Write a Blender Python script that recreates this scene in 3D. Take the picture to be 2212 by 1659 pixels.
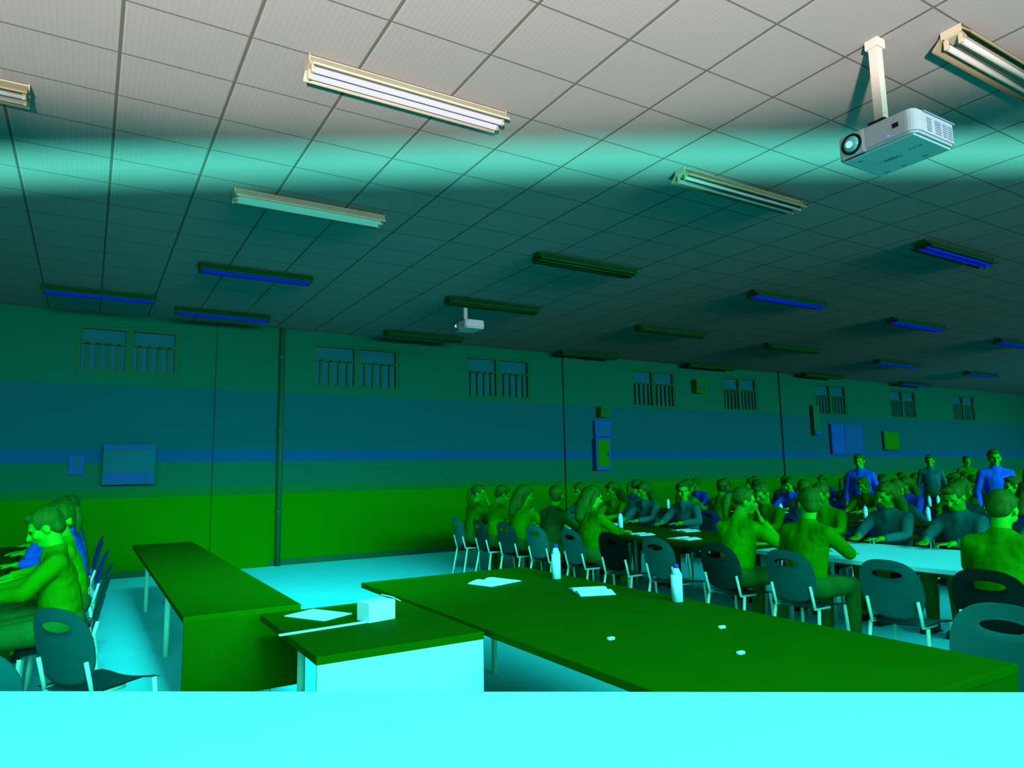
import bpy, bmesh, math, random
from mathutils import Vector, Matrix
random.seed(7)
PI = math.pi
scn = bpy.context.scene
for o in list(bpy.data.objects):
    bpy.data.objects.remove(o)
COL = scn.collection

# ------------------------------------------------------------------ camera
CAMZ = 1.5
YAW, PITCH, ROLL = 0.5473723, 0.128, -0.01869
cam_d = bpy.data.cameras.new('camera')
cam = bpy.data.objects.new('camera', cam_d)
COL.objects.link(cam)
cam_d.sensor_width = 36.0
cam_d.lens = 36.0 * 1500.0 / 2212.0
cam_d.clip_start = 0.05
cam_d.clip_end = 200
cam.matrix_world = (Matrix.Translation((0, 0, CAMZ)) @ Matrix.Rotation(-YAW, 4, 'Z')
                    @ Matrix.Rotation(PI / 2 + PITCH, 4, 'X') @ Matrix.Rotation(ROLL, 4, 'Z'))
scn.camera = cam

# ------------------------------------------------------------------ view + world + added lights
scn.view_settings.view_transform = 'Standard'
scn.view_settings.look = 'None'
scn.view_settings.gamma = 1.0
scn.view_settings.use_curve_mapping = False
scn.view_settings.exposure = 0.0
scn.cycles.max_bounces = 6
scn.cycles.diffuse_bounces = 3
scn.cycles.glossy_bounces = 2
scn.cycles.transmission_bounces = 2
scn.cycles.sample_clamp_indirect = 4.0
scn.cycles.use_denoising = True

world = bpy.data.worlds.new('world')
scn.world = world
world.use_nodes = True
world.node_tree.nodes['Background'].inputs[0].default_value = (0.6, 0.8, 1.0, 1)
world.node_tree.nodes['Background'].inputs[1].default_value = 0.0


def area_light(name, loc, target, sx, sy, power, color, spread=180):
    d = bpy.data.lights.new(name, 'AREA')
    d.shape = 'RECTANGLE'
    d.size = sx
    d.size_y = sy
    d.energy = power
    d.color = color
    d.spread = math.radians(spread)
    o = bpy.data.objects.new(name, d)
    COL.objects.link(o)
    o.location = loc
    v = Vector(target) - Vector(loc)
    o.rotation_euler = v.to_track_quat('-Z', 'Y').to_euler()
    return o


ZC = 4.152          # ceiling height
YB = 12.6           # back wall
XL, XR, YF = -6.0, 33.0, -5.0
# added broad fill from behind the camera, for the crowd and back wall
area_light('rear_fill', (14.0, YF + 0.05, 3.0), (14.0, YB, 0.8), 37.0, 1.6, 1300, (0.55, 1.0, 1.0), 44)
# added overhead fill, out of view, for the front desk and near floor
area_light('front_fill', (2.0, 0.5, ZC - 0.1), (2.1, 0.9, 0), 4.5, 1.2, 92, (0.85, 1.0, 1.0), 130)
# added warm upward spot behind the camera, brightens the near ceiling
sd = bpy.data.lights.new('ceiling_fill', 'SPOT')
sd.energy = 10600
sd.color = (1.0, 0.76, 0.76)
sd.spot_size = math.radians(138.5)
sd.spot_blend = 0.06
sd.shadow_soft_size = 0.12
so_ = bpy.data.objects.new('ceiling_fill', sd)
COL.objects.link(so_)
so_.location = (-1.5, -2.4, 0.9)
so_.rotation_euler = (PI, 0, 0)
# added unseen teal light behind the front desk, makes the ceiling's teal strip
vx, vy = math.sin(YAW), math.cos(YAW)
area_light('teal_fill', (2.08 * vx, 2.08 * vy, 0.78), (5.6 * vx, 5.66 * vy, ZC), 10.0, 0.05, 56, (0.15, 1.0, 0.80), 9.5)
# added unseen light overhead, brightens the open floor
area_light('floor_fill', (0.6, 0.8, ZC - 0.12), (2.1, 8.3, 0), 1.2, 0.5, 95, (0.5, 1.0, 1.0), 40)


# ------------------------------------------------------------------ materials
def new_mat(name):
    m = bpy.data.materials.new(name)
    m.use_nodes = True
    nt = m.node_tree
    return m, nt, nt.nodes['Principled BSDF']


def mat(name, rgb, rough=0.6, var=0.12, scale=8.0, bump=0.0, bdist=0.005, metal=0.0, spec=0.04, stretch=None):
    m, nt, b = new_mat(name)
    b.inputs['Roughness'].default_value = rough
    b.inputs['Metallic'].default_value = metal
    b.inputs['Specular IOR Level'].default_value = spec
    tc = nt.nodes.new('ShaderNodeTexCoord')
    nz = nt.nodes.new('ShaderNodeTexNoise')
    nz.inputs['Scale'].default_value = scale
    nz.inputs['Detail'].default_value = 4
    if stretch:
        mp = nt.nodes.new('ShaderNodeMapping')
        mp.inputs['Scale'].default_value = stretch
        nt.links.new(tc.outputs['Object'], mp.inputs[0])
        nt.links.new(mp.outputs[0], nz.inputs['Vector'])
    else:
        nt.links.new(tc.outputs['Object'], nz.inputs['Vector'])
    rp = nt.nodes.new('ShaderNodeValToRGB')
    lo = tuple(max(0, c * (1 - var)) for c in rgb) + (1,)
    hi = tuple(min(1, c * (1 + var)) for c in rgb) + (1,)
    rp.color_ramp.elements[0].color = lo
    rp.color_ramp.elements[0].position = 0.3
    rp.color_ramp.elements[1].color = hi
    rp.color_ramp.elements[1].position = 0.7
    nt.links.new(nz.outputs['Fac'], rp.inputs[0])
    nt.links.new(rp.outputs[0], b.inputs['Base Color'])
    if bump:
        bp = nt.nodes.new('ShaderNodeBump')
        bp.inputs['Strength'].default_value = bump
        bp.inputs['Distance'].default_value = bdist
        nt.links.new(nz.outputs['Fac'], bp.inputs['Height'])
        nt.links.new(bp.outputs[0], b.inputs['Normal'])
    return m


def emit(name, rgb, strength):
    m, nt, b = new_mat(name)
    b.inputs['Base Color'].default_value = (0.0, 0.02, 0.03, 1)
    b.inputs['Specular IOR Level'].default_value = 0.0
    b.inputs['Emission Color'].default_value = (*rgb, 1)
    b.inputs['Emission Strength'].default_value = strength
    return m


def ceiling_mat():
    m, nt, b = new_mat('ceiling_tiles')
    N, L = nt.nodes, nt.links

    def mth(op, a, bb=None, c=None):
        n = N.new('ShaderNodeMath')
        n.operation = op
        for i, v in enumerate((a, bb, c)):
            if v is None:
                continue
            if isinstance(v, (int, float)):
                n.inputs[i].default_value = v
            else:
                L.new(v, n.inputs[i])
        return n.outputs[0]
    tc = N.new('ShaderNodeTexCoord')
    sp = N.new('ShaderNodeSeparateXYZ')
    L.new(tc.outputs['Object'], sp.inputs[0])
    # signed distance to the nearest grid line along x (wide tees) and along y (fine tees)
    fx = mth('SUBTRACT', mth('FLOORED_MODULO', mth('ADD', sp.outputs['X'], 0.3372 - 0.04023), 0.67434), 0.3372)
    fy = mth('SUBTRACT', mth('FLOORED_MODULO', mth('ADD', sp.outputs['Y'], 0.28 - 4.13575), 0.56), 0.28)
    lx = mth('LESS_THAN', mth('ABSOLUTE', fx), 0.0105)
    lxh = mth('LESS_THAN', mth('ABSOLUTE', mth('SUBTRACT', fx, 0.0155)), 0.005)  # highlight along one side of each wide tee, put into the colour
    ly = mth('LESS_THAN', mth('ABSOLUTE', fy), 0.0062)
    line = mth('MAXIMUM', lx, ly)
    # fine ribs on the mineral tiles
    wv = N.new('ShaderNodeTexWave')
    wv.inputs['Scale'].default_value = 9.0
    wv.inputs['Distortion'].default_value = 0.6
    L.new(tc.outputs['Object'], wv.inputs['Vector'])
    nz = N.new('ShaderNodeTexNoise')
    nz.inputs['Scale'].default_value = 60
    nz.inputs['Detail'].default_value = 5
    L.new(tc.outputs['Object'], nz.inputs['Vector'])
    f = mth('ADD', mth('MULTIPLY', wv.outputs['Fac'], 0.45), mth('MULTIPLY', nz.outputs['Fac'], 0.55))
    rp = N.new('ShaderNodeValToRGB')
    rp.color_ramp.elements[0].color = (*[c * 0.93 for c in CEIL], 1)
    rp.color_ramp.elements[1].color = (*[c * 1.06 for c in CEIL], 1)
    L.new(f, rp.inputs[0])
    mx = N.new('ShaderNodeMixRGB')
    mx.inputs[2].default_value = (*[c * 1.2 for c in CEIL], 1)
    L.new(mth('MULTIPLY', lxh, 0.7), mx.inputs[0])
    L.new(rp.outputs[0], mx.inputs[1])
    mx2 = N.new('ShaderNodeMixRGB')
    mx2.inputs[2].default_value = (0.05, 0.054, 0.04, 1)
    L.new(mth('MULTIPLY', line, 0.85), mx2.inputs[0])
    L.new(mx.outputs[0], mx2.inputs[1])
    L.new(mx2.outputs[0], b.inputs['Base Color'])
    b.inputs['Roughness'].default_value = 0.9
    b.inputs['Specular IOR Level'].default_value = 0.1
    bp = N.new('ShaderNodeBump')
    bp.inputs['Strength'].default_value = 0.25
    bp.inputs['Distance'].default_value = 0.004
    L.new(mth('SUBTRACT', mth('MULTIPLY', f, 0.3), line), bp.inputs['Height'])
    L.new(bp.outputs[0], b.inputs['Normal'])
    return m


CEIL = (0.19, 0.192, 0.18)
M = {}
M['ceiling'] = ceiling_mat()
M['floor'] = mat('floor_vinyl', (0.02, 0.93, 0.95), 0.8, 0.03, 3, spec=0.0)
def band_wall():
    m, nt, b = new_mat('wall_paint_bands')
    N, L = nt.nodes, nt.links
    tc = N.new('ShaderNodeTexCoord')
    sp = N.new('ShaderNodeSeparateXYZ')
    L.new(tc.outputs['Object'], sp.inputs[0])
    mr = N.new('ShaderNodeMath')
    mr.operation = 'DIVIDE'
    L.new(sp.outputs['Z'], mr.inputs[0])
    mr.inputs[1].default_value = 4.2
    rp = N.new('ShaderNodeValToRGB')
    rp.color_ramp.interpolation = 'CONSTANT'
    bands = [(0.0, (0.0, 0.135, 0.0)), (1.22, (0.0, 0.10, 0.018)), (1.36, (0.0, 0.088, 0.045)), (1.78, (0.0, 0.060, 0.15)),
             (1.97, (0.0, 0.072, 0.080)), (3.0, (0.0, 0.088, 0.048))]
    e = rp.color_ramp.elements
    e[0].position, e[0].color = 0.0, (*bands[0][1], 1)
    e[1].position, e[1].color = bands[1][0] / 4.2, (*bands[1][1], 1)
    for z, c in bands[2:]:
        k = e.new(z / 4.2)
        k.color = (*c, 1)
    L.new(mr.outputs[0], rp.inputs[0])
    nz = N.new('ShaderNodeTexNoise')
    nz.inputs['Scale'].default_value = 1.5
    nz.inputs['Detail'].default_value = 5
    L.new(tc.outputs['Object'], nz.inputs['Vector'])
    mx = N.new('ShaderNodeMixRGB')
    mx.blend_type = 'MULTIPLY'
    mx.inputs[0].default_value = 0.12
    L.new(rp.outputs[0], mx.inputs[1])
    L.new(nz.outputs['Fac'], mx.inputs[2])
    L.new(mx.outputs[0], b.inputs['Base Color'])
    b.inputs['Roughness'].default_value = 0.9
    b.inputs['Specular IOR Level'].default_value = 0.02
    return m


M['bands'] = band_wall()
M['wall_hi'] = mat('wall_paint_green', (0.0, 0.085, 0.05), 0.8, 0.06, 2)
M['wall'] = mat('wall_paint_teal', (0.0, 0.08, 0.095), 0.8, 0.06, 2)
M['stripe'] = mat('rail_paint_blue', (0.0, 0.06, 0.19), 0.7, 0.04, 3)
M['dado'] = mat('dado_paint_green', (0.0, 0.135, 0.0), 0.7, 0.06, 3)
M['dadotop'] = mat('dado_top_paint', (0.0, 0.09, 0.04), 0.7, 0.06, 3)
M['pane'] = mat('window_glass_blue', (0.0, 0.080, 0.105), 0.5, 0.08, 2, spec=0.02)
M['winframe'] = mat('window_frame_green', (0.0, 0.075, 0.03), 0.6, 0.05)
M['fixture'] = mat('fixture_enamel', (0.25, 0.24, 0.17), 0.5, 0.06, 5)
M['fix_unlit'] = mat('fixture_unlit', (0.17, 0.15, 0.085), 0.45, 0.08, 5)  # darker enamel for the wings of unlit fixtures
M['fix_far'] = mat('fixture_dark_green', (0.0, 0.055, 0.012), 0.6, 0.08, 5)  # darkened copy of the fixture enamel; far dimness put into the colour
M['tube_off'] = mat('tube_glass_unlit', (0.26, 0.26, 0.24), 0.3, 0.02)
M['tube_white'] = emit('tube_lit_white', (0.92, 0.88, 1.0), 0.95)
M['tube_teal'] = emit('tube_lit_teal', (0.06, 0.42, 0.31), 1.0)
M['tube_blue'] = emit('tube_lit_blue', (0.0, 0.008, 0.32), 1.0)
M['black'] = mat('black_plastic', (0.01, 0.012, 0.012), 0.5, 0.1)
M['white_pl'] = mat('projector_white', (0.36, 0.34, 0.385), 0.45, 0.03, 6)
M['white_pl2'] = mat('projector_belly', (0.34, 0.40, 0.40), 0.5, 0.03, 6)
M['grey_pl'] = mat('grey_plastic', (0.22, 0.22, 0.30), 0.5, 0.05)
M['ink'] = mat('dark_lettering', (0.05, 0.14, 0.13), 0.5, 0.0)
M['lens'] = mat('lens_glass', (0.05, 0.35, 0.36), 0.08, 0.3, 12, spec=1.0)
M['lens_hi'] = emit('lens_glow', (0.45, 0.95, 0.95), 0.9)  # glint in the lens, put in as a glowing disc
M['led'] = emit('blue_indicator', (0.05, 0.2, 1.0), 2.0)
M['pole'] = mat('pole_enamel', (0.32, 0.32, 0.27), 0.45, 0.03)
M['green_top'] = mat('tabletop_green', (0.0, 0.085, 0.0), 0.8, 0.05, 4, spec=0.015)
M['green_edge'] = mat('table_edge_green', (0.0, 0.075, 0.0), 0.8, 0.05, 4, spec=0.015)
M['aqua'] = mat('panel_aquamarine', (0.07, 0.98, 0.62), 0.8, 0.02, 4, spec=0.05)
M['cyan'] = mat('desk_cyan', (0.045, 0.97, 0.97), 0.8, 0.01, 4, spec=0.05)
M['leg'] = mat('leg_paint_aqua', (0.07, 0.85, 0.60), 0.6, 0.03)
M['chair'] = mat('chair_plastic_teal', (0.0, 0.16, 0.13), 0.55, 0.08, 6)
M['chair_blue'] = mat('chair_plastic_blue', (0.0, 0.10, 0.40), 0.55, 0.08, 6)
M['paper'] = mat('paper_cyan', (0.10, 0.95, 0.93), 0.8, 0.02)
M['bottle'] = mat('bottle_cyan', (0.08, 0.85, 0.85), 0.3, 0.05)
M['cap'] = mat('bottle_cap_blue', (0.0, 0.05, 0.35), 0.5, 0.0)
M['book'] = mat('book_cover_teal', (0.0, 0.09, 0.10), 0.6, 0.1)
M['bag'] = mat('bag_lime', (0.10, 0.85, 0.20), 0.8, 0.2, 5, bump=0.3)
M['skin'] = mat('skin', (0.0, 0.36, 0.008), 0.6, 0.08, 12)
M['hair'] = mat('hair', (0.0, 0.085, 0.004), 0.6, 0.3, 40, bump=0.4, stretch=(1, 1, 0.15))
M['eye'] = mat('eye', (0.0, 0.02, 0.01), 0.2, 0.0)
M['trousers'] = mat('trousers_dark', (0.0, 0.14, 0.015), 0.85, 0.15, 20)
M['shoe'] = mat('shoe_dark', (0.0, 0.05, 0.03), 0.6, 0.1)
TOPS = [('dark green', mat('cloth_dark_green', (0.0, 0.185, 0.0), 0.9, 0.15, 9, bump=0.6, bdist=0.03)),
        ('light green', mat('cloth_light_green', (0.0, 0.30, 0.0), 0.9, 0.15, 9, bump=0.6, bdist=0.03)),
        ('teal', mat('cloth_teal', (0.0, 0.13, 0.11), 0.9, 0.15, 9, bump=0.6, bdist=0.03)),
        ('blackish green', mat('cloth_blackish_green', (0.0, 0.10, 0.012), 0.9, 0.15, 9, bump=0.6, bdist=0.03)),
        ('bright blue', mat('cloth_bright_blue', (0.0, 0.085, 0.60), 0.9, 0.15, 9, bump=0.6, bdist=0.03))]


# ------------------------------------------------------------------ mesh helpers
class MB:
    def __init__(s):
        s.bm = bmesh.new()

    def box(s, c, d, rot=None, bev=0.0):
        r = bmesh.ops.create_cube(s.bm, size=1.0)
        vs = r['verts']
        mt = Matrix.Translation(Vector(c)) @ (rot.to_4x4() if rot else Matrix.Identity(4)) @ Matrix.Diagonal((*d, 1))
        bmesh.ops.transform(s.bm, matrix=mt, verts=vs)
        if bev:
            es = list({e for v in vs for e in v.link_edges})
            bmesh.ops.bevel(s.bm, geom=es, offset=bev, segments=2, affect='EDGES', profile=0.6)
        return s

    def cyl(s, a, b, r1, r2=None, seg=12, caps=True):
        a, b = Vector(a), Vector(b)
        r2 = r1 if r2 is None else r2
        v = b - a
        mt = Matrix.Translation((a + b) / 2) @ v.to_track_quat('Z', 'Y').to_matrix().to_4x4()
        bmesh.ops.create_cone(s.bm, cap_ends=caps, segments=seg, radius1=r1, radius2=r2, depth=v.length, matrix=mt)
        return s

    def ell(s, c, r, rot=None, u=16, v=10):
        mt = Matrix.Translation(Vector(c)) @ (rot.to_4x4() if rot else Matrix.Identity(4)) @ Matrix.Diagonal((*r, 1))
        bmesh.ops.create_uvsphere(s.bm, u_segments=u, v_segments=v, radius=1.0, matrix=mt)
        return s

    def cap(s, a, b, r1, r2=None):
        r2 = r1 if r2 is None else r2
        s.cyl(a, b, r1, r2, 14)
        s.ell(a, (r1,) * 3)
        s.ell(b, (r2,) * 3)
        return s

    def chain(s, pts, rs):
        for i in range(len(pts) - 1):
            s.cap(pts[i], pts[i + 1], rs[i], rs[i + 1])
        return s

    def tube(s, pts, r, seg=10):
        pts = [Vector(p) for p in pts]
        for i in range(len(pts) - 1):
            s.cyl(pts[i], pts[i + 1], r, r, seg)
            if i:
                s.ell(pts[i], (r,) * 3, u=seg, v=6)
        return s

    def prism(s, poly, axis, a, b):
        """extrude a 2-D polygon; axis 'x','y','z' is the extrusion axis"""
        def P(p, t):
            return {'x': (t, p[0], p[1]), 'y': (p[0], t, p[1]), 'z': (p[0], p[1], t)}[axis]
        va = [s.bm.verts.new(P(p, a)) for p in poly]
        vb = [s.bm.verts.new(P(p, b)) for p in poly]
        n = len(poly)
        s.bm.faces.new(va)
        s.bm.faces.new(list(reversed(vb)))
        for i in range(n):
            s.bm.faces.new((va[i], vb[i], vb[(i + 1) % n], va[(i + 1) % n]))
        return s

    def mesh(s, name, smooth=False):
        bmesh.ops.recalc_face_normals(s.bm, faces=s.bm.faces)
        me = bpy.data.meshes.new(name)
        s.bm.to_mesh(me)
        s.bm.free()
        if smooth:
            for p in me.polygons:
                p.use_smooth = True
        return me

    def build(s, name, m, parent=None, smooth=False, loc=None):
        return link(name, s.mesh(name, smooth), m, parent, loc)


def link(name, me, m, parent=None, loc=None):
    o = bpy.data.objects.new(name, me)
    COL.objects.link(o)
    if not me.materials:
        me.materials.append(m)
    if parent:
        o.parent = parent
    if loc:
        o.location = loc
    return o


def tag(o, label, cat, group=None, kind=None):
    o['label'] = label
    o['category'] = cat
    if group:
        o['group'] = group
    if kind:
        o['kind'] = kind
    return o


def thing(name, label, cat, loc=(0, 0, 0), rz=0, group=None):
    o = bpy.data.objects.new(name, None)
    o.empty_display_size = 0.1
    COL.objects.link(o)
    o.location = loc
    o.rotation_euler = (0, 0, rz)
    return tag(o, label, cat, group)


def dup(root, loc, rz, label, group=None, recolor=None):
    r = root.copy()
    COL.objects.link(r)
    r.location = loc
    r.rotation_euler = (0, 0, rz)
    r['label'] = label
    if group:
        r['group'] = group

    def kids(a, b):
        for ch in a.children:
            c = ch.copy()
            COL.objects.link(c)
            c.parent = b
            base = ch.name.split('.')[0]
            if recolor and base in recolor:
                c.material_slots[0].link = 'OBJECT'
                c.material_slots[0].material = recolor[base]
            kids(ch, c)
    kids(root, r)
    return r


def struct(name, mb, m, parent=None):
    o = mb.build(name, m, parent)
    if parent is None:
        o['kind'] = 'structure'
    return o


def voxel(mb, name, size, smooth_it=3):
    """fuse overlapping volumes into one continuous skin"""
    me = mb.mesh(name)
    t = bpy.data.objects.new('tmp', me)
    COL.objects.link(t)
    md = t.modifiers.new('r', 'REMESH')
    md.mode = 'VOXEL'
    md.voxel_size = size
    sm = t.modifiers.new('s', 'SMOOTH')
    sm.factor = 0.5
    sm.iterations = smooth_it
    dg = bpy.context.evaluated_depsgraph_get()
    out = bpy.data.meshes.new_from_object(t.evaluated_get(dg))
    bpy.data.objects.remove(t)
    out.name = name
    for p in out.polygons:
        p.use_smooth = True
    out.materials.clear()
    return out


ORD = ['first', 'second', 'third', 'fourth', 'fifth', 'sixth', 'seventh', 'eighth', 'ninth', 'tenth',
       'eleventh', 'twelfth', 'thirteenth', 'fourteenth', 'fifteenth', 'sixteenth']

# ------------------------------------------------------------------ room shell
struct('floor', MB().box(((XL + XR) / 2, (YF + YB) / 2, -0.1), (XR - XL + 0.4, YB - YF + 0.4, 0.2)), M['floor'])
struct('ceiling', MB().box(((XL + XR) / 2, (YF + YB) / 2, ZC + 0.1), (XR - XL + 0.4, YB - YF + 0.4, 0.2)), M['ceiling'])
T = 0.2
WZ0, WZ1 = 3.1, 3.95
WINS = [(-0.25, 1.2, 3.18), (3.42, 5.1, 3.12), (6.55, 8.15, 3.06), (11.05, 12.45, 3.02), (14.15, 15.5, 3.02),
        (18.0, 19.5, 3.02), (21.8, 23.3, 3.02), (25.6, 27.1, 3.02)]
# back wall built round its high windows
wb = MB()
zc0 = 3.0
xs = [XL] + [v for w in WINS for v in w[:2]] + [XR]
for i in range(0, len(xs), 2):
    wb.box(((xs[i] + xs[i + 1]) / 2, YB + T / 2, (zc0 + ZC) / 2), (xs[i + 1] - xs[i], T, ZC - zc0))
for a, b, z0 in WINS:
    wb.box(((a + b) / 2, YB + T / 2, (zc0 + z0) / 2), (b - a, T, z0 - zc0))
    wb.box(((a + b) / 2, YB + T / 2, (WZ1 + ZC) / 2), (b - a, T, ZC - WZ1))
wb.box(((XL + XR) / 2, YB + T / 2, zc0 / 2), (XR - XL, T, zc0))
struct('wall_back', wb, M['bands'])
struct('baseboard_back', MB().box(((XL + XR) / 2, YB - 0.006, 0.05), (XR - XL, 0.012, 0.1)), M['winframe'])
struct('wall_left', MB().box((XL - T / 2, (YF + YB) / 2, ZC / 2), (T, YB - YF, ZC)), M['bands'])
struct('wall_right', MB().box((XR + T / 2, (YF + YB) / 2, ZC / 2), (T, YB - YF, ZC)), M['bands'])
struct('wall_front', MB().box(((XL + XR) / 2, YF - T / 2, ZC / 2), (XR - XL, T, ZC)), M['fixture'])
# pilasters on the back wall
for i, (a, b) in enumerate([(1.78, 2.72), (9.0, 9.5), (16.4, 17.2)]):
    struct('trim_%d' % (4 + i), MB().box(((a + b) / 2, YB - 0.025, ZC / 2), (b - a, 0.05, ZC)), M['bands'])
for i, (a, b, z0) in enumerate(WINS):
    w = bpy.data.objects.new('window_%d' % (i + 1), None)
    COL.objects.link(w)
    w.location = ((a + b) / 2, YB, z0)
    w['kind'] = 'structure'
    W, H = b - a, WZ1 - z0
    f = MB()
    for x in (-W / 2 + 0.03, W / 2 - 0.03):
        f.box((x, 0.06, H / 2), (0.06, 0.1, H))
    f.box((0, 0.06, H - 0.03), (W - 0.12, 0.1, 0.06)).box((0, 0.06, 0.03), (W - 0.12, 0.1, 0.06))
    f.box((0, 0.06, H / 2), (0.11, 0.1, H - 0.12))
    f.build('window_frame', M['winframe'], w)
    for sx in (-1, 1):
        MB().box((sx * (W / 4 - 0.0025), 0.09, H / 2), (W / 2 - 0.117, 0.02, H - 0.122)).build('pane', M['pane'], w)
    g = MB()
    n = 10
    for k in range(1, n):
        if k == n // 2:
            continue
        g.box((-W / 2 + k * W / n, 0.03, H * 0.33), (0.045, 0.02, H * 0.6))
    g.box((0, 0.03, H * 0.63), (W - 0.06, 0.02, 0.04))
    g.build('grille', M['winframe'], w)

# drain pipe by the broad pilaster
p = thing('wall_pipe', 'thin vertical pipe running down beside the broad pilaster', 'pipe', (2.86, YB - 0.07, 0))
MB().cyl((0, 0, 0.0), (0, 0, ZC), 0.045, seg=14).build('pipe_run', M['winframe'], p, True)
for z in (0.9, 2.3, 3.6):
    MB().cyl((0, 0, z), (0, 0, z + 0.05), 0.06, seg=14).build('pipe_collar', M['wall_hi'], p, True)


# ------------------------------------------------------------------ ceiling lights
def tube_light(x0, x1, y, state, label):
    L = x1 - x0
    t = thing('ceiling_light', label, 'ceiling light', ((x0 + x1) / 2, y, ZC), 0, 'twin tube ceiling lights')
    h = L / 2
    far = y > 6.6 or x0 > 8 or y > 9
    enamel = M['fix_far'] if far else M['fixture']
    inner = M['fix_far'] if far else M['fix_unlit']
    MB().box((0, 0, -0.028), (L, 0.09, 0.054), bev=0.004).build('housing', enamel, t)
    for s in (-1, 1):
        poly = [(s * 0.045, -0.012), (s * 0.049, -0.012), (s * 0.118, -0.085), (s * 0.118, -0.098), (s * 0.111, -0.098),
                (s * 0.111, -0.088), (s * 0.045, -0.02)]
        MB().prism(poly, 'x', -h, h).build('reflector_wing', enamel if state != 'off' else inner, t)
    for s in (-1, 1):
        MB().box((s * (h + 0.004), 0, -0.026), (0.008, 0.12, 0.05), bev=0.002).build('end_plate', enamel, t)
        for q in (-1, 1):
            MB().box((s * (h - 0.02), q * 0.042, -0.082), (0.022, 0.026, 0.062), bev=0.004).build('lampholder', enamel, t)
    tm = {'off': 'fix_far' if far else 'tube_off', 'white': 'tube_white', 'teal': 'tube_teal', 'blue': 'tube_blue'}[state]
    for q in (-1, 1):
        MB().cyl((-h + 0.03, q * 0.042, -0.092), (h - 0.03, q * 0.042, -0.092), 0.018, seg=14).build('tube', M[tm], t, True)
    return t


ROWN = {1.95: 'front-most row', 4.2: 'second row', 6.7: 'third row', 9.1: 'fourth row', 11.8: 'back wall row'}
COLN = ['leftmost column', 'first column right of the left edge', 'second column from the left', 'third column from the left',
        'fourth column from the left', 'fifth column from the left', 'sixth column from the left']
LIGHTS = [  # x0, x1, y, state, row key, column index
    (4.38, 5.85, 1.95, 'off', 1.95, 2), (-1.93, -0.47, 5.45, 'off', 0, 0), (1.07, 2.50, 4.18, 'white', 4.2, 1),
    (4.36, 5.96, 4.22, 'off', 4.2, 2), (8.31, 9.9, 4.26, 'blue', 4.2, 3), (1.03, 2.46, 6.55, 'teal', 6.7, 1),
    (4.52, 6.06, 6.8, 'off', 6.7, 2), (8.35, 10.05, 6.77, 'blue', 6.7, 3), (12.2, 13.9, 6.89, 'blue', 6.7, 4),
    (16.35, 18.05, 7.02, 'blue', 6.7, 5), (-0.66, 0.72, 11.1, 'blue', 0, 0), (1.05, 2.43, 9.1, 'blue', 9.1, 1),
    (4.48, 6.1, 9.18, 'off', 9.1, 2), (8.45, 10.15, 9.42, 'off', 9.1, 3), (12.2, 13.95, 9.6, 'off', 9.1, 4),
    (16.7, 18.6, 9.9, 'blue', 9.1, 5), (21.25, 22.9, 10.0, 'blue', 9.1, 6), (1.04, 2.44, 11.65, 'blue', 11.8, 1),
    (4.53, 6.11, 11.85, 'off', 11.8, 2), (8.68, 10.28, 12.2, 'off', 11.8, 3), (12.6, 14.3, 12.3, 'off', 11.8, 4),
    (17.0, 18.7, 12.2, 'off', 11.8, 5), (21.8, 23.5, 12.2, 'blue', 11.8, 6)]
for x0, x1, y, st, rk, ci in LIGHTS:
    look = {'off': 'unlit twin tube ceiling light', 'white': 'ceiling light with brightly lit white tubes',
            'teal': 'ceiling light with teal glowing tubes', 'blue': 'blue glowing twin tube ceiling light'}[st]
    if rk:
        lab = '%s, %s, %s' % (look, ROWN[rk], COLN[ci])
    elif y < 6:
        lab = 'unlit twin tube ceiling light cut off by the left edge of the photo'
    else:
        lab = 'blue glowing ceiling light farthest left, near the barred window'
    tube_light(x0, x1, y, st, lab)


# ------------------------------------------------------------------ projectors
def text_mesh(txt, size, m, parent, loc, rot, name):
    cu = bpy.data.curves.new(name, 'FONT')
    cu.body = txt
    cu.size = size
    cu.extrude = 0.0006
    cu.align_x = 'CENTER'
    cu.align_y = 'CENTER'
    t = bpy.data.objects.new('tmp', cu)
    COL.objects.link(t)
    dg = bpy.context.evaluated_depsgraph_get()
    me = bpy.data.meshes.new_from_object(t.evaluated_get(dg))
    bpy.data.objects.remove(t)
    o = link(name, me, m, parent)
    me.materials.clear()
    me.materials.append(m)
    o.location = loc
    o.rotation_euler = rot
    return o


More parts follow.
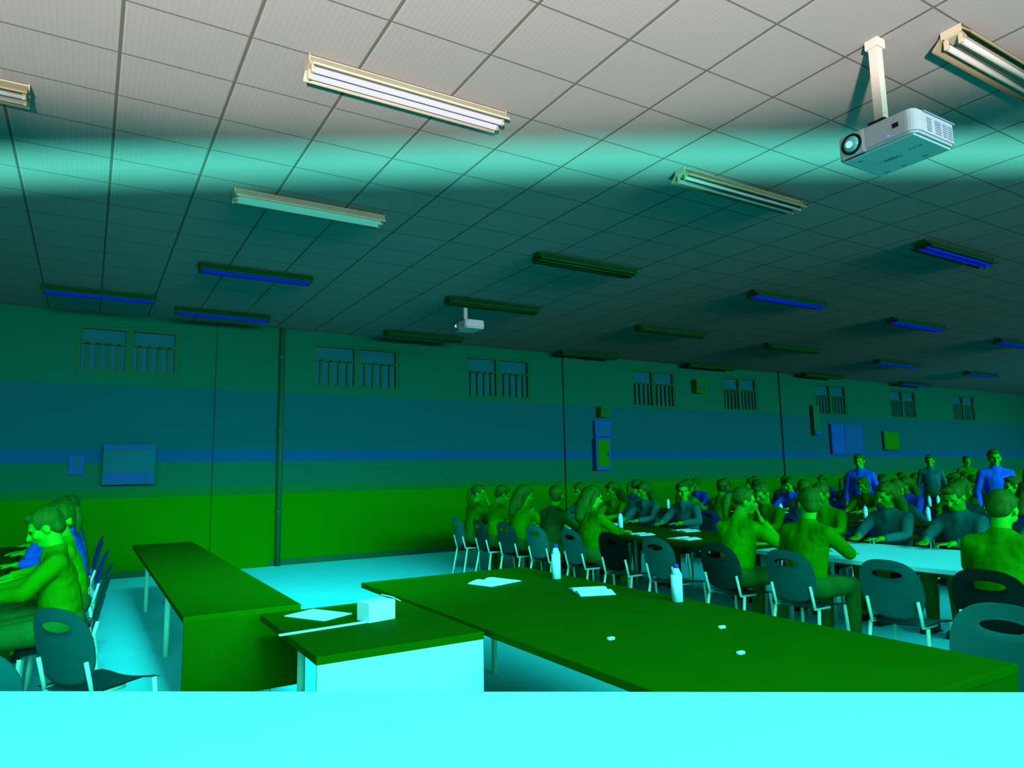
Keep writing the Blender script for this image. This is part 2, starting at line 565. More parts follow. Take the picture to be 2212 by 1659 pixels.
def projector(loc, w, d, h, label, detail=True):
    """lens looks towards -x; w along y, d along x, origin at belly centre"""
    t = thing('projector', label, 'projector', loc)
    # casing: rounded rectangle outline extruded up, edges bevelled
    b = bmesh.new()
    vs = []
    r = 0.06
    for cx, cy, a0 in ((d / 2 - r, w / 2 - r, 0), (-d / 2 + r, w / 2 - r, 90), (-d / 2 + r, -w / 2 + r, 180), (d / 2 - r, -w / 2 + r, 270)):
        for k in range(7):
            a = math.radians(a0 + k * 15)
            vs.append(b.verts.new((cx + r * math.cos(a), cy + r * math.sin(a), 0.0)))
    f = b.faces.new(vs)
    ex = bmesh.ops.extrude_face_region(b, geom=[f])
    bmesh.ops.translate(b, vec=(0, 0, h), verts=[g for g in ex['geom'] if isinstance(g, bmesh.types.BMVert)])
    es = [e for e in b.edges if abs(e.verts[0].co.z - e.verts[1].co.z) < 1e-5]
    bmesh.ops.bevel(b, geom=es, offset=0.012, segments=3, affect='EDGES')
    mb = MB()
    mb.bm.free()
    mb.bm = b
    mb.build('casing', M['white_pl'], t)
    # belly cover
    MB().box((0.0, 0, -0.004), (d * 0.88, w * 0.88, 0.012), bev=0.004).build('belly_cover', M['white_pl2'], t)
    # raised hood over the lens, at the far end of the front
    ly = w / 2 - 0.11
    MB().box((-d / 2 + 0.09, ly, h * 0.5), (0.19, 0.17, h * 1.0), bev=0.018).build('lens_hood', M['white_pl'], t)
    MB().cyl((-d / 2 - 0.012, ly, h * 0.5), (-d / 2 + 0.05, ly, h * 0.5), 0.066, seg=32).build('lens_ring', M['black'], t)
    lb = MB().ell((-d / 2 - 0.012, ly, h * 0.5), (0.014, 0.05, 0.05), u=24, v=12).build('lens', M['lens'], t, True)
    MB().cyl((-d / 2 - 0.03, ly + 0.004, h * 0.47), (-d / 2 - 0.022, ly + 0.004, h * 0.47), 0.022, seg=20).build('lens_glint', M['lens_hi'], lb)
    if detail:
        MB().box((-d / 2 - 0.001, -w / 2 + 0.115, h * 0.52), (0.004, 0.036, 0.028)).build('sensor_window', M['black'], t)
        MB().box((-d / 2 - 0.001, -w / 2 + 0.16, h * 0.2), (0.004, 0.014, 0.010)).build('indicator', M['led'], t)
        # vent slots on the side that faces -y
        for gx in (-0.10, -0.01, 0.075, 0.135):
            v = MB()
            nx = 4 if gx > -0.05 and gx < 0.05 else 3
            for i in range(nx):
                for k in range(6):
                    v.box((gx + i * 0.017, -w / 2 - 0.001, 0.03 + k * 0.015), (0.013, 0.004, 0.008))
            v.build('vent', M['grey_pl'], t)
        MB().box((0.03, -w / 2 - 0.002, h - 0.012), (d - 0.12, 0.012, 0.008)).build('side_rail', M['grey_pl'], t)
        for x, y in ((-d / 2 + 0.10, -w / 2 + 0.05), (d / 2 - 0.1, -w / 2 + 0.05), (d / 2 - 0.1, w / 2 - 0.06)):
            MB().cyl((x, y, h - 0.01), (x, y, h + 0.022), 0.018, 0.016, 16).build('foot', M['grey_pl'], t)
        text_mesh('NEC', 0.055, M['ink'], t, (0.0, 0.02, -0.0115), (PI, 0, -PI / 2), 'lettering')
        for q, wq in ((-0.03, 0.03), (0.005, 0.02), (0.03, 0.014)):
            MB().box((-0.03, -0.13 + q, -0.0105), (0.008, wq, 0.002)).build('rating_mark', M['ink'], t)
        for x, y in ((d * 0.36, 0.05), (d * 0.36, 0.16), (d * 0.30, -0.1), (-d * 0.3, 0.15)):
            MB().box((x, y, -0.011), (0.008, 0.03, 0.003)).build('screw_slot', M['ink'], t)
    # ceiling mount
    px, py = -d / 2 + 0.085, -0.01
    top = ZC - loc[2]
    mt = MB().box((px, py, (h + top) / 2 + 0.01), (0.058, 0.058, top - h - 0.02), bev=0.003).build('mount_pole', M['pole'], t)
    MB().box((px, py, top - 0.03), (0.085, 0.085, 0.058), bev=0.003).build('ceiling_bracket', M['pole'], mt)
    MB().box((px + 0.055, py, top - 0.022), (0.025, 0.05, 0.03)).build('cable_gland', M['black'], mt)
    MB().box((px, py, h + 0.012), (0.13, 0.11, 0.024), bev=0.006).build('mount_plate', M['black'], mt)
    for a, b2 in ((0, .03), (.016, .018), (-.016, .018)):
        MB().cyl((px + a, py - 0.031, h + 0.05 + b2), (px + a, py - 0.028, h + 0.05 + b2), 0.005, seg=8).build('bolt', M['grey_pl'], mt)
    return t


projector((4.24, 2.27, 3.435), 0.50, 0.47, 0.15, 'white ceiling projector with round lens hanging near the top right')
projector((4.95, 9.35, 3.72), 0.40, 0.34, 0.12, 'small distant projector hanging mid-hall beside an unlit ceiling light', False)


# ------------------------------------------------------------------ things on the back wall
def wall_box(name, label, cat, x, z, w, h, m, dep=0.06):
    t = thing(name, label, cat, (x, YB, z))
    MB().box((0, -dep / 2 - 0.026, 0), (w, dep, h), bev=0.006).build('body', m, t)
    return t, -dep - 0.026


t, f = wall_box('notice_board', 'bright blue two panel notice board on the right of the back wall', 'notice board', 19.3, 2.33, 1.55, 0.9, M['stripe'], 0.05)
M['boardblue'] = mat('board_blue', (0.0, 0.06, 0.26), 0.7, 0.05)
MB().box((-0.46, f - 0.006, 0), (0.6, 0.012, 0.84)).build('panel', M['boardblue'], t)
MB().box((0.31, f - 0.006, 0), (0.9, 0.012, 0.84)).build('panel', M['stripe'], t)
t, f = wall_box('chalk_board', 'small dark green board right of the blue notice board', 'board', 21.6, 2.3, 0.85, 0.6, M['dadotop'], 0.05)
MB().box((0, f - 0.005, 0), (0.77, 0.01, 0.52)).build('writing_surface', M['dado'], t)
MB().box((0, f - 0.03, -0.29), (0.8, 0.06, 0.02)).build('ledge', M['winframe'], t)
t, f = wall_box('fire_cabinet', 'blue framed wall cabinet with dark door below a twin dial panel', 'cabinet', 9.99, 1.9, 0.42, 0.74, M['boardblue'], 0.12)
MB().box((0, f - 0.006, 0.02), (0.33, 0.012, 0.6)).build('door', M['dado'], t)
MB().box((0.12, f - 0.02, 0.0), (0.02, 0.03, 0.12)).build('handle', M['stripe'], t)
t, f = wall_box('dial_panel', 'blue panel with two dark oval dials above the framed cabinet', 'panel', 10.05, 2.48, 0.46, 0.36, M['boardblue'], 0.06)
for s in (-1, 1):
    MB().ell((s * 0.09, f, -0.01), (0.06, 0.012, 0.11)).build('dial', M['wall'], t, True)
t, f = wall_box('speaker', 'small dark box speaker high above the twin dial panel', 'speaker', 10.06, 2.86, 0.26, 0.24, M['dado'], 0.16)
MB().box((0, f - 0.004, 0), (0.2, 0.008, 0.19)).build('grille', M['winframe'], t)
t, f = wall_box('speaker', 'dark square speaker high on the wall between two barred windows', 'speaker', 13.2, 3.6, 0.36, 0.34, M['dado'], 0.16)
MB().box((0, f - 0.004, 0), (0.29, 0.008, 0.27)).build('grille', M['winframe'], t)
t, f = wall_box('wall_phone', 'slim dark box with bright blue base left of the notice board', 'wall box', 17.85, 2.85, 0.3, 0.85, M['dadotop'], 0.1)
MB().box((0, f - 0.01, -0.36), (0.26, 0.03, 0.12)).build('base', M['boardblue'], t)
t, f = wall_box('air_conditioner', 'teal box unit with pale top low on the left of the back wall', 'air conditioner', 0.55, 1.75, 0.72, 0.62, M['wall'], 0.22)
MB().box((0, f - 0.005, 0.26), (0.7, 0.012, 0.07)).build('outlet', M['stripe'], t)
MB().box((0, f - 0.005, -0.21), (0.66, 0.012, 0.16)).build('panel', M['stripe'], t)
t, f = wall_box('switch_plate', 'small pale plate beside the left box unit', 'switch', -0.15, 1.75, 0.2, 0.3, M['stripe'], 0.03)
MB().box((0, f - 0.004, 0.02), (0.07, 0.012, 0.1)).build('switch', M['wall'], t)


# ------------------------------------------------------------------ tables
def table(name, label, x0, x1, y0, y1, top_m, panel_m=None, panel_h=0.0, z=0.75, th=0.035):
    cx = (x0 + x1) / 2
    t = thing(name, label, 'table', (cx, y0, 0))
    W, Ly = x1 - x0, y1 - y0
    lx = W / 2 - min(0.36, W / 4)
    MB().box((0, Ly / 2, z - th / 2), (W, Ly, th), bev=0.004).build('tabletop', top_m, t)
    n = max(2, int(Ly / 1.9) + 1)
    for i in range(n):
        yy = 0.12 + i * (Ly - 0.24) / (n - 1)
        for s in (-1, 1):
            MB().cyl((s * lx, yy, 0), (s * lx, yy, z - th), 0.022, seg=12).build('leg', M['leg'], t, True)
        MB().box((0, yy, z - th - 0.03), (2 * lx, 0.03, 0.05)).build('crossbar', M['leg'], t)
    if panel_m:
        MB().box((0, 0.012, z - th - panel_h / 2), (W - 0.01, 0.02, panel_h)).build('end_panel', panel_m, t)
    return t


table('long_table', 'long table with dark green end panel at the lower left', 0.49, 1.13, 4.32, 9.4, M['green_top'], M['green_edge'], 0.42)
table('long_table', 'green table with pale aquamarine front panel, left of the big table', 0.86, 1.665, 3.03, 4.15, M['green_top'], M['aqua'], 0.30)
table('long_table', 'biggest dark green table in the lower right foreground', 1.7, 3.05, 1.36, 4.9, M['green_top'], M['green_edge'], 0.3)
ROWS = [('second row', 5.35, 6.65, 4.55, 10.0), ('third row', 9.1, 10.4, 1.8, 10.6), ('fourth row', 12.9, 14.2, 2.2, 11.0),
        ('last row', 16.7, 18.0, 3.0, 11.2)]
for nm, x0, x1, y0, y1 in ROWS:
    table('long_table', 'long dark green table, %s, among the crowd' % nm, x0, x1, y0, y1, M['green_top'])
table('long_table', 'cyan topped table at the right edge, near end of second row', 5.35, 6.65, 1.8, 4.5, M['cyan'])
table('long_table', 'long green table at the left edge with people behind', -1.35, -0.55, 5.0, 10.2, M['green_top'])

# the photographer's own desk, cyan, filling the bottom of the picture
dk = thing('front_desk', 'wide plain cyan desk filling the bottom of the photo', 'desk', (1.0, 1.76, 0), math.atan2(0.95 - 2.58, 2.15 + 0.18))
MB().box((0, -0.48, 0.8825), (3.6, 0.96, 0.035), bev=0.004).build('desktop', M['cyan'], dk)
for s in (-1, 1):
    MB().box((s * 1.7, -0.48, 0.4325), (0.04, 0.8, 0.865)).build('side_panel', M['cyan'], dk)
MB().box((0, -0.12, 0.55), (3.36, 0.025, 0.6)).build('front_panel', M['cyan'], dk)


# ------------------------------------------------------------------ chairs
def make_chair():
    """origin on the floor under the seat centre, sitter faces +y"""
    t = thing('plastic_chair', '', 'chair', (0, 0, -50), 0, 'moulded plastic chairs')
    st = MB()
    n = 8
    bm = st.bm
    rows = []
    for j in range(n + 1):
        y = -0.20 + 0.42 * j / n
        row = []
        for i in range(n + 1):
            x = -0.21 + 0.42 * i / n
            z = 0.445 - 0.018 * (1 - (x / 0.21) ** 2) - (0.03 * max(0, (y - 0.12) / 0.1) ** 2)
            row.append(bm.verts.new((x * (1 - 0.08 * (j / n)), y, z)))
        rows.append(row)
    for j in range(n):
        for i in range(n):
            bm.faces.new((rows[j][i], rows[j][i + 1], rows[j + 1][i + 1], rows[j + 1][i]))
    r = bmesh.ops.solidify(bm, geom=list(bm.faces), thickness=0.012)
    st.build('seat', M['chair'], t, True)
    bk = MB()
    bm = bk.bm
    # arched backrest with a grip slot
    outer, inner = [], []
    W, H, z0 = 0.215, 0.40, 0.47
    N = 40
    for k in range(N):
        a = 2 * PI * k / N
        c, s = math.cos(a), math.sin(a)
        e = 2.6
        x = W * math.copysign(abs(c) ** (2 / e), c)
        z = z0 + H / 2 + H / 2 * math.copysign(abs(s) ** (2 / e), s)
        outer.append((x, z))
        inner.append((0.10 * c, z0 + 0.30 + 0.028 * s))

    def lift(p, off):
        x, z = p
        y = -0.215 - 0.09 * (z - z0) / H + 0.035 * (abs(x) / W) ** 2 + off
        return bm.verts.new((x, y, z))
    for off in (0,):
        rings = []
        for q in (0.0, 0.06, 0.3, 0.6, 0.85, 1.0):
            rings.append([lift((a[0] + (b[0] - a[0]) * q, a[1] + (b[1] - a[1]) * q), 0.0) for a, b in zip(outer, inner)])
        for vo, vi in zip(rings, rings[1:]):
            for k in range(N):
                bm.faces.new((vo[k], vo[(k + 1) % N], vi[(k + 1) % N], vi[k]))
    bmesh.ops.solidify(bm, geom=list(bm.faces), thickness=0.014)
    bk.build('backrest', M['chair'], t, True)
    for s in (-1, 1):
        MB().tube([(s * 0.19, 0.17, 0.425), (s * 0.21, 0.2, 0.0)], 0.013).build('leg', M['leg'], t, True)
        MB().tube([(s * 0.19, -0.17, 0.425), (s * 0.215, -0.25, 0.0)], 0.013).build('leg', M['leg'], t, True)
        MB().tube([(s * 0.17, 0.0, 0.425), (s * 0.17, -0.19, 0.43), (s * 0.17, -0.235, 0.6)], 0.011).build('back_support', M['leg'], t, True)
    return t


CH = make_chair()
CHAIR_BLUE = {'seat': M['chair_blue'], 'backrest': M['chair_blue']}
first_chair = [True]


def chair(x, y, rz, label, blue=False, z=0.0):
    if first_chair[0]:
        first_chair[0] = False
        CH.location = (x, y, z)
        CH.rotation_euler = (0, 0, rz)
        CH['label'] = label
        return CH
    return dup(CH, (x, y, z), rz, label, None, CHAIR_BLUE if blue else None)


# ------------------------------------------------------------------ people
def hand(mb, wrist, direc, up, side, curl=0.5, sc=1.0):
    """palm + four fingers + thumb; direc points along the hand, up is the back of the hand"""
    d = Vector(direc).normalized()
    u = Vector(up)
    u = (u - d * u.dot(d)).normalized()
    s = d.cross(u) * side        # towards the thumb
    w = Vector(wrist)
    for k, q in enumerate((-0.028, -0.009, 0.010, 0.028)):
        mb.cap(w + d * 0.015 + s * q * 0.7, w + d * 0.085 + s * q, 0.014, 0.012)
    lens = (0.062, 0.075, 0.080, 0.070)
    for k, q in enumerate((-0.030, -0.010, 0.011, 0.031)):
        p = w + d * 0.088 + s * q
        a = curl * (0.45 + 0.1 * (3 - k))
        L = lens[k]
        for seg, fr in ((0, 0.45), (1, 0.32), (2, 0.23)):
            dd = d * math.cos(a) - u * math.sin(a) + s * (q * 0.8)
            p2 = p + dd.normalized() * L * fr
            mb.cap(p, p2, 0.0098 - seg * 0.0008, 0.009 - seg * 0.0008)
            p = p2
            a += curl * 0.65
    p = w + d * 0.03 + s * 0.03
    p2 = p + (d * 0.6 + s * 0.7 - u * 0.25).normalized() * 0.036
    p3 = p2 + (d * 0.9 + s * 0.25 - u * 0.3).normalized() * 0.03
    mb.cap(p, p2, 0.013, 0.011)
    mb.cap(p2, p3, 0.011, 0.009)


def make_person(name_pose, J, hair='short', top_i=0):
    """J: joints in local space, facing +y; returns a root with parts"""
    t = thing('person', '', 'person', (0, 0, -60), 0, 'people in the hall')
    V = Vector
    hd = V(J['head'])
    R = Matrix.Rotation(J.get('turn', 0), 3, 'Z') @ Matrix.Rotation(J.get('nod', 0), 3, 'X')

    def H(p):
        return hd + R @ V(p)
    body = MB()
    # head: cranium, jaw, nose, ears, brow, lips, chin
    body.ell(H((0, -0.012, 0.03)), (0.077, 0.096, 0.088), R)
    body.ell(H((0, 0.018, -0.035)), (0.062, 0.072, 0.075), R)
    body.ell(H((0, 0.052, -0.088)), (0.032, 0.030, 0.024), R)
    body.cap(H((0, 0.088, 0.008)), H((0, 0.108, -0.030)), 0.010, 0.016)
    body.ell(H((0, 0.076, 0.022)), (0.052, 0.018, 0.012), R)
    body.ell(H((0, 0.082, -0.060)), (0.025, 0.014, 0.010), R)
    for s in (-1, 1):
        body.ell(H((s * 0.079, -0.008, -0.012)), (0.012, 0.022, 0.032), R)
        body.ell(H((s * 0.045, 0.058, -0.028)), (0.024, 0.026, 0.026), R)
    nb = V(J['neck'])
    body.cap(nb, H((0, -0.015, -0.06)), 0.060, 0.054)
    pel, chest = V(J['pelvis']), V(J['chest'])
    rzc = Matrix.Rotation(0, 3, 'Z')
    body.chain([pel, chest, nb], [0.085, 0.085, 0.055])
    for s, k in ((-1, 'L'), (1, 'R')):
        sh, el, wr = V(J['sh' + k]), V(J['el' + k]), V(J['wr' + k])
        body.chain([sh, el], [0.048, 0.038])
        mid = el.lerp(wr, 0.35)
        body.chain([el, mid, wr], [0.037, 0.036, 0.025])
        hand(body, wr, J['hd' + k], J['hu' + k], -s if J.get('flip' + k) else s * 1.0, J.get('curl', 0.5))
        hp, kn, an = V(J['hip' + k]), V(J['kn' + k]), V(J['an' + k])
        body.chain([pel, hp, kn], [0.08, 0.07, 0.05])
        body.chain([kn, kn.lerp(an, 0.35), an], [0.05, 0.052, 0.034])
        fd = V(J.get('ft' + k, (0, 1, 0)))
        body.chain([an, an + V((0, 0, -0.04)) + fd * 0.10], [0.036, 0.03])
    link('body', voxel(body, 'body_' + name_pose, 0.0085, 2), M['skin'], t)
    # shirt with sleeves ending at the wrists or mid forearm
    sh_ = MB()
    upd = (nb - pel).normalized()
    sh_.ell(pel + upd * 0.10, (0.165, 0.125, 0.13))
    sh_.ell(pel.lerp(chest, 0.6), (0.170, 0.125, 0.16))
    sh_.ell(chest + V((0, 0.005, -0.01)), (0.172, 0.12, 0.165))
    sh_.chain([V(J['shL']), nb + V((0, 0, -0.045)), V(J['shR'])], [0.062, 0.072, 0.062])
    sh_.cap(nb + V((0, 0, -0.06)), nb + V((0, 0, -0.01)), 0.085, 0.072)
    slv = J.get('sleeve', 0.85)
    for k in 'LR':
        sh, el, wr = V(J['sh' + k]), V(J['el' + k]), V(J['wr' + k])
        sh_.cap(chest.lerp(sh, 0.55), sh, 0.09, 0.064)
        sh_.chain([sh, el], [0.064, 0.052])
        if slv > 0:
            sh_.cyl(el, el.lerp(wr, slv), 0.052, 0.040, 16)
            sh_.ell(el, (0.052,) * 3)
    for q in range(12):
        aa = 2 * PI * q / 12
        ab = 2 * PI * (q + 1) / 12
        def cp(z):
            return nb + V((0.070 * math.cos(z), 0.062 * math.sin(z) + 0.004, 0.012 - 0.022 * max(0, math.sin(z))))
        sh_.cap(cp(aa), cp(ab), 0.013)
    so = link('shirt', voxel(sh_, 'shirt_' + name_pose, 0.011, 3), TOPS[top_i][1], t)
    tr = MB()
    tr.ell(pel + V((0, 0, 0.01)), (0.172, 0.135, 0.115))
    for k in 'LR':
        hp, kn, an = V(J['hip' + k]), V(J['kn' + k]), V(J['an' + k])
        tr.chain([pel.lerp(hp, 0.6), hp, kn], [0.115, 0.095, 0.068])
        tr.cyl(kn, kn.lerp(an, 0.95), 0.068, 0.052, 16)
    link('trousers', voxel(tr, 'trousers_' + name_pose, 0.012, 3), M['trousers'], t)
    for k in 'LR':
        an = V(J['an' + k])
        fd = V(J.get('ft' + k, (0, 1, 0)))
        sm = MB()
        sm.ell(an + V((0, 0, -0.035)) - fd * 0.015, (0.042, 0.05, 0.042))
        sm.ell(an + V((0, 0, -0.042)) + fd * 0.09, (0.046, 0.095, 0.035))
        sm.box(an + V((0, 0, -0.072)) + fd * 0.05, (0.08, 0.24, 0.016), bev=0.006)
        link('shoe', voxel(sm, 'shoe_' + name_pose, 0.009, 2), M['shoe'], t)
    # hair: a thick cap cut back from the face
    hr = MB()
    hr.ell(H((0, -0.022, 0.042)), (0.088, 0.102, 0.090), R, 24, 16)
    if hair == 'short':
        hr.ell(H((0, -0.062, -0.015)), (0.072, 0.055, 0.065), R)
        hr.ell(H((0.02, 0.052, 0.098)), (0.055, 0.036, 0.022), R)
    elif hair == 'long':
        hr.chain([H((0, -0.075, 0.0)), H((0, -0.095, -0.14)), H((0, -0.10, -0.27))], [0.085, 0.085, 0.06])
        for s in (-1, 1):
            hr.chain([H((s * 0.075, -0.02, 0.03)), H((s * 0.082, -0.03, -0.07)), H((s * 0.07, -0.05, -0.2))], [0.028, 0.032, 0.025])
        hr.ell(H((-0.035, 0.055, 0.082)), (0.045, 0.030, 0.026), R)
        hr.ell(H((0.038, 0.055, 0.082)), (0.045, 0.030, 0.026), R)
    else:  # tied back
        hr.chain([H((0, -0.10, 0.05)), H((0, -0.15, 0.03)), H((0, -0.165, -0.07)), H((0, -0.155, -0.17))], [0.035, 0.034, 0.036, 0.018])
        hr.ell(H((0, 0.045, 0.098)), (0.06, 0.035, 0.02), R)
    hm = voxel(hr, 'hair_' + name_pose, 0.009, 2)
    # trim hair that would lie over the face
    bm = bmesh.new()
    bm.from_mesh(hm)
    Ri = R.inverted()
    kill = []
    for v in bm.verts:
        q = Ri @ (v.co - hd)
        if q.y > 0.050 and q.z < 0.055 and abs(q.x) < 0.062:
            kill.append(v)
    bmesh.ops.delete(bm, geom=kill, context='VERTS')
    bm.to_mesh(hm)
    bm.free()
    link('hair', hm, M['hair'], t)
    for s in (-1, 1):
        MB().ell(H((s * 0.030, 0.083, 0.004)), (0.013, 0.008, 0.008), R, 10, 6).build('eye', M['eye'], t, True)
    return t


def seat_J(**k):
    J = dict(pelvis=(0, -0.04, 0.585), chest=(0, 0.0, 0.86), neck=(0, 0.025, 1.06), head=(0, 0.06, 1.215),
             shL=(-0.172, 0.01, 0.985), shR=(0.172, 0.01, 0.985), elL=(-0.25, 0.17, 0.825), elR=(0.25, 0.17, 0.825),
             wrL=(-0.12, 0.38, 0.805), wrR=(0.12, 0.38, 0.805), hdL=(0.4, 0.9, 0), hdR=(-0.4, 0.9, 0), huL=(0, 0, 1), huR=(0, 0, 1),
             hipL=(-0.10, 0.0, 0.565), hipR=(0.10, 0.0, 0.565), knL=(-0.12, 0.39, 0.545), knR=(0.12, 0.39, 0.545),
             anL=(-0.12, 0.37, 0.085), anR=(0.12, 0.37, 0.085), nod=-0.12, curl=0.22)
    J.update(k)
    return J


PROTO = [
    make_person('write', seat_J(nod=-0.45, head=(0, 0.09, 1.205)), 'short', 0),
    make_person('talk', seat_J(turn=0.9, elL=(-0.27, 0.08, 0.825), wrL=(-0.16, 0.33, 0.81), nod=-0.05), 'short', 1),
    make_person('read', seat_J(nod=-0.35, turn=-0.25, chest=(0, -0.01, 0.86)), 'long', 2),
    make_person('lean', seat_J(nod=-0.1, turn=-0.7, elR=(0.2, 0.30, 0.835), wrR=(0.09, 0.20, 1.055), hdR=(-0.25, -0.15, 1), huR=(0.6, 0.6, 0.1),
                               head=(0.03, 0.08, 1.21)), 'tied', 3),
    make_person('stand', dict(pelvis=(0, 0, 0.93), chest=(0, 0.0, 1.25), neck=(0, 0.005, 1.45), head=(0, 0.03, 1.60),
                              shL=(-0.175, 0, 1.365), shR=(0.175, 0, 1.365), elL=(-0.25, -0.02, 1.10), elR=(0.25, -0.02, 1.10),
                              wrL=(-0.25, 0.06, 0.86), wrR=(0.25, 0.06, 0.86), hdL=(0.05, 0.2, -1), hdR=(-0.05, 0.2, -1),
                              huL=(-1, 0, 0), huR=(1, 0, 0), hipL=(-0.09, 0, 0.89), hipR=(0.09, 0, 0.89),
                              knL=(-0.10, 0.02, 0.49), knR=(0.11, 0.03, 0.49), anL=(-0.11, -0.01, 0.085), anR=(0.12, 0.0, 0.085), nod=-0.1), 'short', 4),
]
HAIRN = ['short dark hair', 'short dark hair', 'long dark hair', 'tied back dark hair', 'short dark hair']
POSEN = ['bent over', 'head turned', 'reading', 'chin on hand', 'standing']
used = [False] * len(PROTO)
EMPTY_LABELS = []


def person(pi, x, y, rz, top_i, where, z=0.0):
    lab = 'person in %s, %s, %s' % (TOPS[top_i][0], POSEN[pi], where)
    src = PROTO[pi]
    rec = {'shirt': TOPS[top_i][1]}
    if not used[pi]:
        used[pi] = True
        src.location = (x, y, z)
        src.rotation_euler = (0, 0, rz)
        src['label'] = lab
        for c in src.children:
            if c.name.split('.')[0] == 'shirt':
                c.material_slots[0].link = 'OBJECT'
                c.material_slots[0].material = TOPS[top_i][1]
        return src
    return dup(src, (x, y, z), rz, lab, None, rec)


def to_px(X):
    q = cam.matrix_world.inverted() @ Vector(X)
    return (1106 + 1500 * q.x / -q.z, 829.5 - 1500 * q.y / -q.z, -q.z) if q.z < -0.1 else (-1e6, 0, 0)


# seats: rows along y, the sitter faces +x (rz=-90) or -x (rz=+90)
def seat_row(rowname, side, x, rz, y0, y1, pitch, empties, tops, seed, blue_from=99, min_px=1140):
    rnd = random.Random(seed)
    k = 0
    y = y0
    out = []
    while y < y1:
        px = to_px((x, y, 1.2))
        if min_px < px[0] < 2290:
            out.append(y)
        y += pitch
    for i, y in enumerate(out):
        jy = y + rnd.uniform(-0.06, 0.06)
        jr = rz + rnd.uniform(-0.12, 0.12)
        where = '%s from near end, %s side of %s' % (ORD[i], side, rowname)
        blue = i >= blue_from
        chair(x, jy, jr, '%s plastic chair, %s' % ('blue' if blue else 'teal', where), blue)
        if i in empties:
            continue
        fx = math.cos(jr + PI / 2)
        pi = rnd.choice([0, 0, 1, 2, 3])
        ti = rnd.choice(tops)
        person(pi, x + fx * 0.02, jy, jr, ti, where)
    return out


chair(3.3, 1.62, PI / 2 + 0.06, 'teal plastic chair pushed under the right side of the biggest table')
chair(3.32, 1.1, PI / 2 - 0.08, 'teal plastic chair at the right edge of the photo, nearest the camera')
seat_row('second row', 'left', 4.98, -PI / 2, 2.2, 9.9, 0.72, (1, 4, 5), (0, 1, 0, 3), 2, 99, 1000)
seat_row('second row', 'right', 7.02, PI / 2, 2.0, 9.8, 0.72, (5,), (0, 1, 3, 2), 3)
seat_row('third row', 'left', 8.73, -PI / 2, 2.2, 10.4, 0.72, (3, 8), (0, 1, 2, 4), 4, 2)
seat_row('third row', 'right', 10.77, PI / 2, 2.4, 10.4, 0.72, (4,), (0, 4, 2, 1), 5, 2)
seat_row('fourth row', 'left', 12.53, -PI / 2, 3.2, 10.8, 0.72, (2, 5), (4, 0, 2), 6, 0)
seat_row('fourth row', 'right', 14.57, PI / 2, 3.6, 10.8, 0.72, (3,), (4, 0, 2), 7, 0)
seat_row('last row', 'left', 16.33, -PI / 2, 4.2, 11.0, 0.8, (1, 4), (4, 4, 2), 8, 0)
seat_row('last row', 'right', 18.37, PI / 2, 4.8, 11.0, 0.8, (), (4, 4, 2), 9, 0)
# people standing behind the crowd on the right
for i, (x, y, rz, ti) in enumerate([(11.6, 5.2, 2.2, 4), (15.4, 6.2, 2.6, 4), (15.5, 8.2, 2.0, 2), (19.4, 7.4, 2.2, 4), (19.5, 9.4, 2.4, 0), (11.7, 7.4, 1.9, 4)]):
    person(4, x, y, rz, ti, 'behind the crowd in an aisle, %s from the near side' % ORD[i])
# left edge group
for i, (x, y, rz, pi, ti) in enumerate([(-0.13, 5.55, PI / 2, 0, 0), (-0.1, 6.3, PI / 2, 1, 1), (-0.1, 7.5, PI / 2, 3, 4), (-0.12, 8.6, PI / 2, 0, 4), (-0.1, 9.6, PI / 2, 1, 2)]):
    w = '%s from the front beside the left edge table' % ORD[i]
    chair(x, y, rz, '%s plastic chair, %s' % ('blue' if i > 1 else 'teal', w), i > 1)
    person(pi, x, y, rz, ti, w)
for i, (x, y, rz) in enumerate([(-0.25, 3.75, -0.5), (-0.5, 4.55, -0.3), (0.12, 4.5, -0.9)]):
    chair(x, y, rz, ['teal plastic chair cut off by the left edge, nearest the camera', 'teal plastic chair at the left edge behind the nearest one',
                     'teal plastic chair beside the dark end panel of the long table'][i])

# ------------------------------------------------------------------ things lying on the tables
def open_book(x, y, z, rz, label, s=1.0):
    t = thing('open_book', label, 'book', (x, y, z), rz, 'open books on the tables')
    for q in (-1, 1):
        b = MB()
        n = 6
        prof = [(q * (0.002 + 0.15 * i / n) * s, 0.006 + 0.016 * math.sin(PI * (i / n) ** 0.7) * s) for i in range(n + 1)]
        poly = [(q * 0.002 * s, 0.003)] + prof + [(q * 0.152 * s, 0.003)]
        b.prism(poly, 'y', -0.11 * s, 0.11 * s).build('page_block', M['paper'], t)
    MB().box((0, 0, 0.0016), (0.32 * s, 0.23 * s, 0.003)).build('cover', M['book'], t)
    return t


def bottle(x, y, z, label, h=0.21):
    t = thing('water_bottle', label, 'bottle', (x, y, z), 0, 'bottles on the tables')
    MB().cyl((0, 0, 0), (0, 0, h * 0.72), 0.033, seg=18).cyl((0, 0, h * 0.72), (0, 0, h * 0.9), 0.033, 0.014, 18).build('bottle_body', M['bottle'], t, True)
    MB().cyl((0, 0, h * 0.9), (0, 0, h), 0.016, seg=14).build('cap', M['cap'], t, True)
    return t


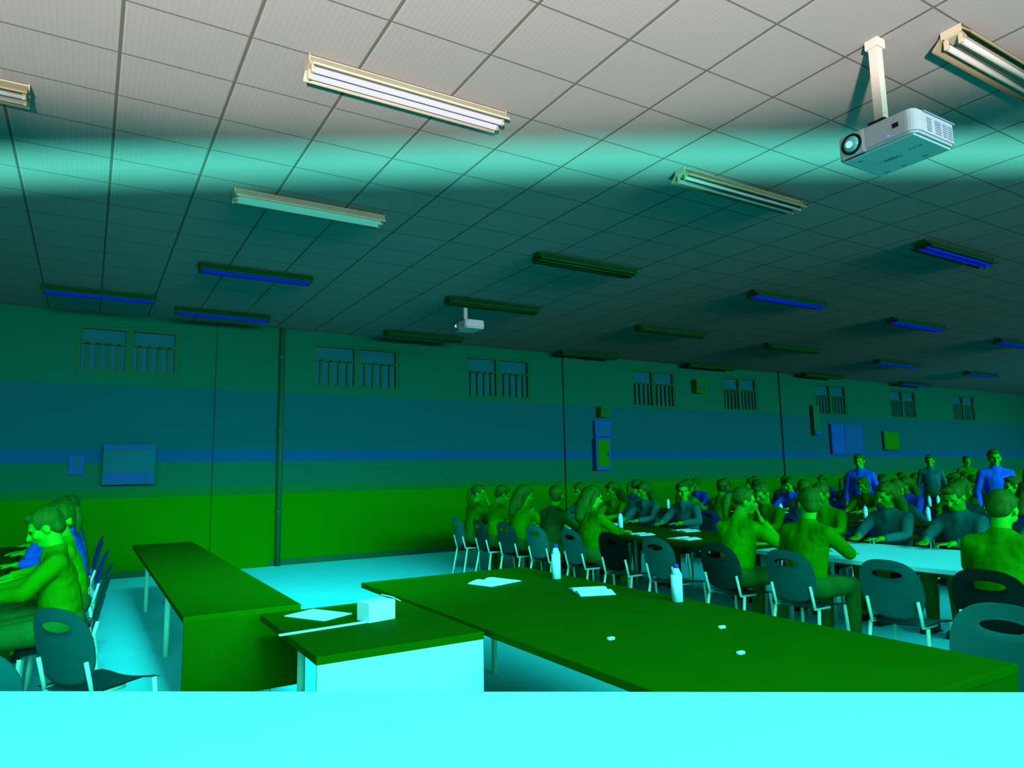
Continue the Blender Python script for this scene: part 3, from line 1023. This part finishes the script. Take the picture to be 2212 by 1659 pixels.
ZT = 0.75
open_book(2.45, 4.3, ZT, 0.3, 'open book with pale pages near the far end of the biggest table')
open_book(2.75, 3.6, ZT, 1.2, 'open book with pale pages on the right half of the biggest table')
bottle(2.95, 3.05, ZT, 'pale bottle at the right edge of the biggest front table')
bottle(2.9, 4.2, ZT, 'pale bottle on the far right corner of the biggest table', 0.24)
t = thing('paper_box', 'pale cyan open paper box on the aquamarine fronted table', 'box', (1.34, 3.62, ZT), 0.2)
MB().box((0, 0, 0.05), (0.16, 0.12, 0.1), bev=0.003).build('carton', M['paper'], t)
MB().box((0.09, 0, 0.1), (0.06, 0.11, 0.004), Matrix.Rotation(0.5, 3, 'Y')).build('flap', M['paper'], t)
tag(MB().box((0, 0, 0.004), (0.46, 0.022, 0.008), bev=0.002).build('ruler', M['paper'], None, loc=(1.05, 3.55, ZT)), 'long pale ruler lying on the aquamarine fronted table', 'ruler').rotation_euler = (0, 0, 0.1)
tag(MB().box((0, 0, 0.002), (0.21, 0.297, 0.004)).build('paper_sheet', M['paper'], None, loc=(1.12, 3.92, ZT)), 'pale paper sheet at the back of the aquamarine fronted table', 'paper').rotation_euler = (0, 0, 0.5)
for i, (x, y) in enumerate([(2.05, 2.55), (2.32, 2.05), (2.62, 2.42)]):
    e = MB().box((0, 0, 0.006), (0.035, 0.018, 0.012), bev=0.003).build('eraser', M['paper'], None, loc=(x, y, ZT))
    tag(e, ['small pale eraser on the biggest table near its left edge', 'small pale eraser at the near middle of the biggest table',
            'small pale eraser at the right of the biggest table'][i], 'eraser')
# lime bag on the floor against the biggest table
bg = MB()
bg.ell((0, 0, 0.17), (0.17, 0.11, 0.17)).ell((0, 0, 0.06), (0.19, 0.13, 0.06)).cap((-0.04, 0, 0.3), (0.03, 0, 0.36), 0.05, 0.03)
bo = link('bag', voxel(bg, 'bag', 0.012, 3), M['bag'], None)
bo.location = (1.5, 2.35, 0.0)
tag(bo, 'lime green soft bag on the floor left of the biggest table', 'bag')
# books and bottles along the crowded rows
n = 0
for r, (nm, x0, x1, y0, y1) in enumerate(ROWS[:3]):
    rnd = random.Random(20 + r)
    y = y0 + 0.4
    k = 0
    while y < y1 - 0.3:
        for sd, xx in (('left', x0 + 0.28), ('right', x1 - 0.28)):
            if to_px((xx, y, ZT))[0] > 1120 and to_px((xx, y, ZT))[0] < 2240:
                if rnd.random() < 0.62:
                    open_book(xx, y, ZT, PI / 2 + rnd.uniform(-0.3, 0.3), 'open book at the %s seat, %s half of the %s table' % (ORD[k % 16], sd, nm))
                if rnd.random() < 0.4:
                    bottle(xx + (0.22 if sd == 'left' else -0.22), y + 0.25, ZT, 'pale bottle beside the %s seat, %s half of the %s table' % (ORD[k % 16], sd, nm))
        y += 0.72
        k += 1
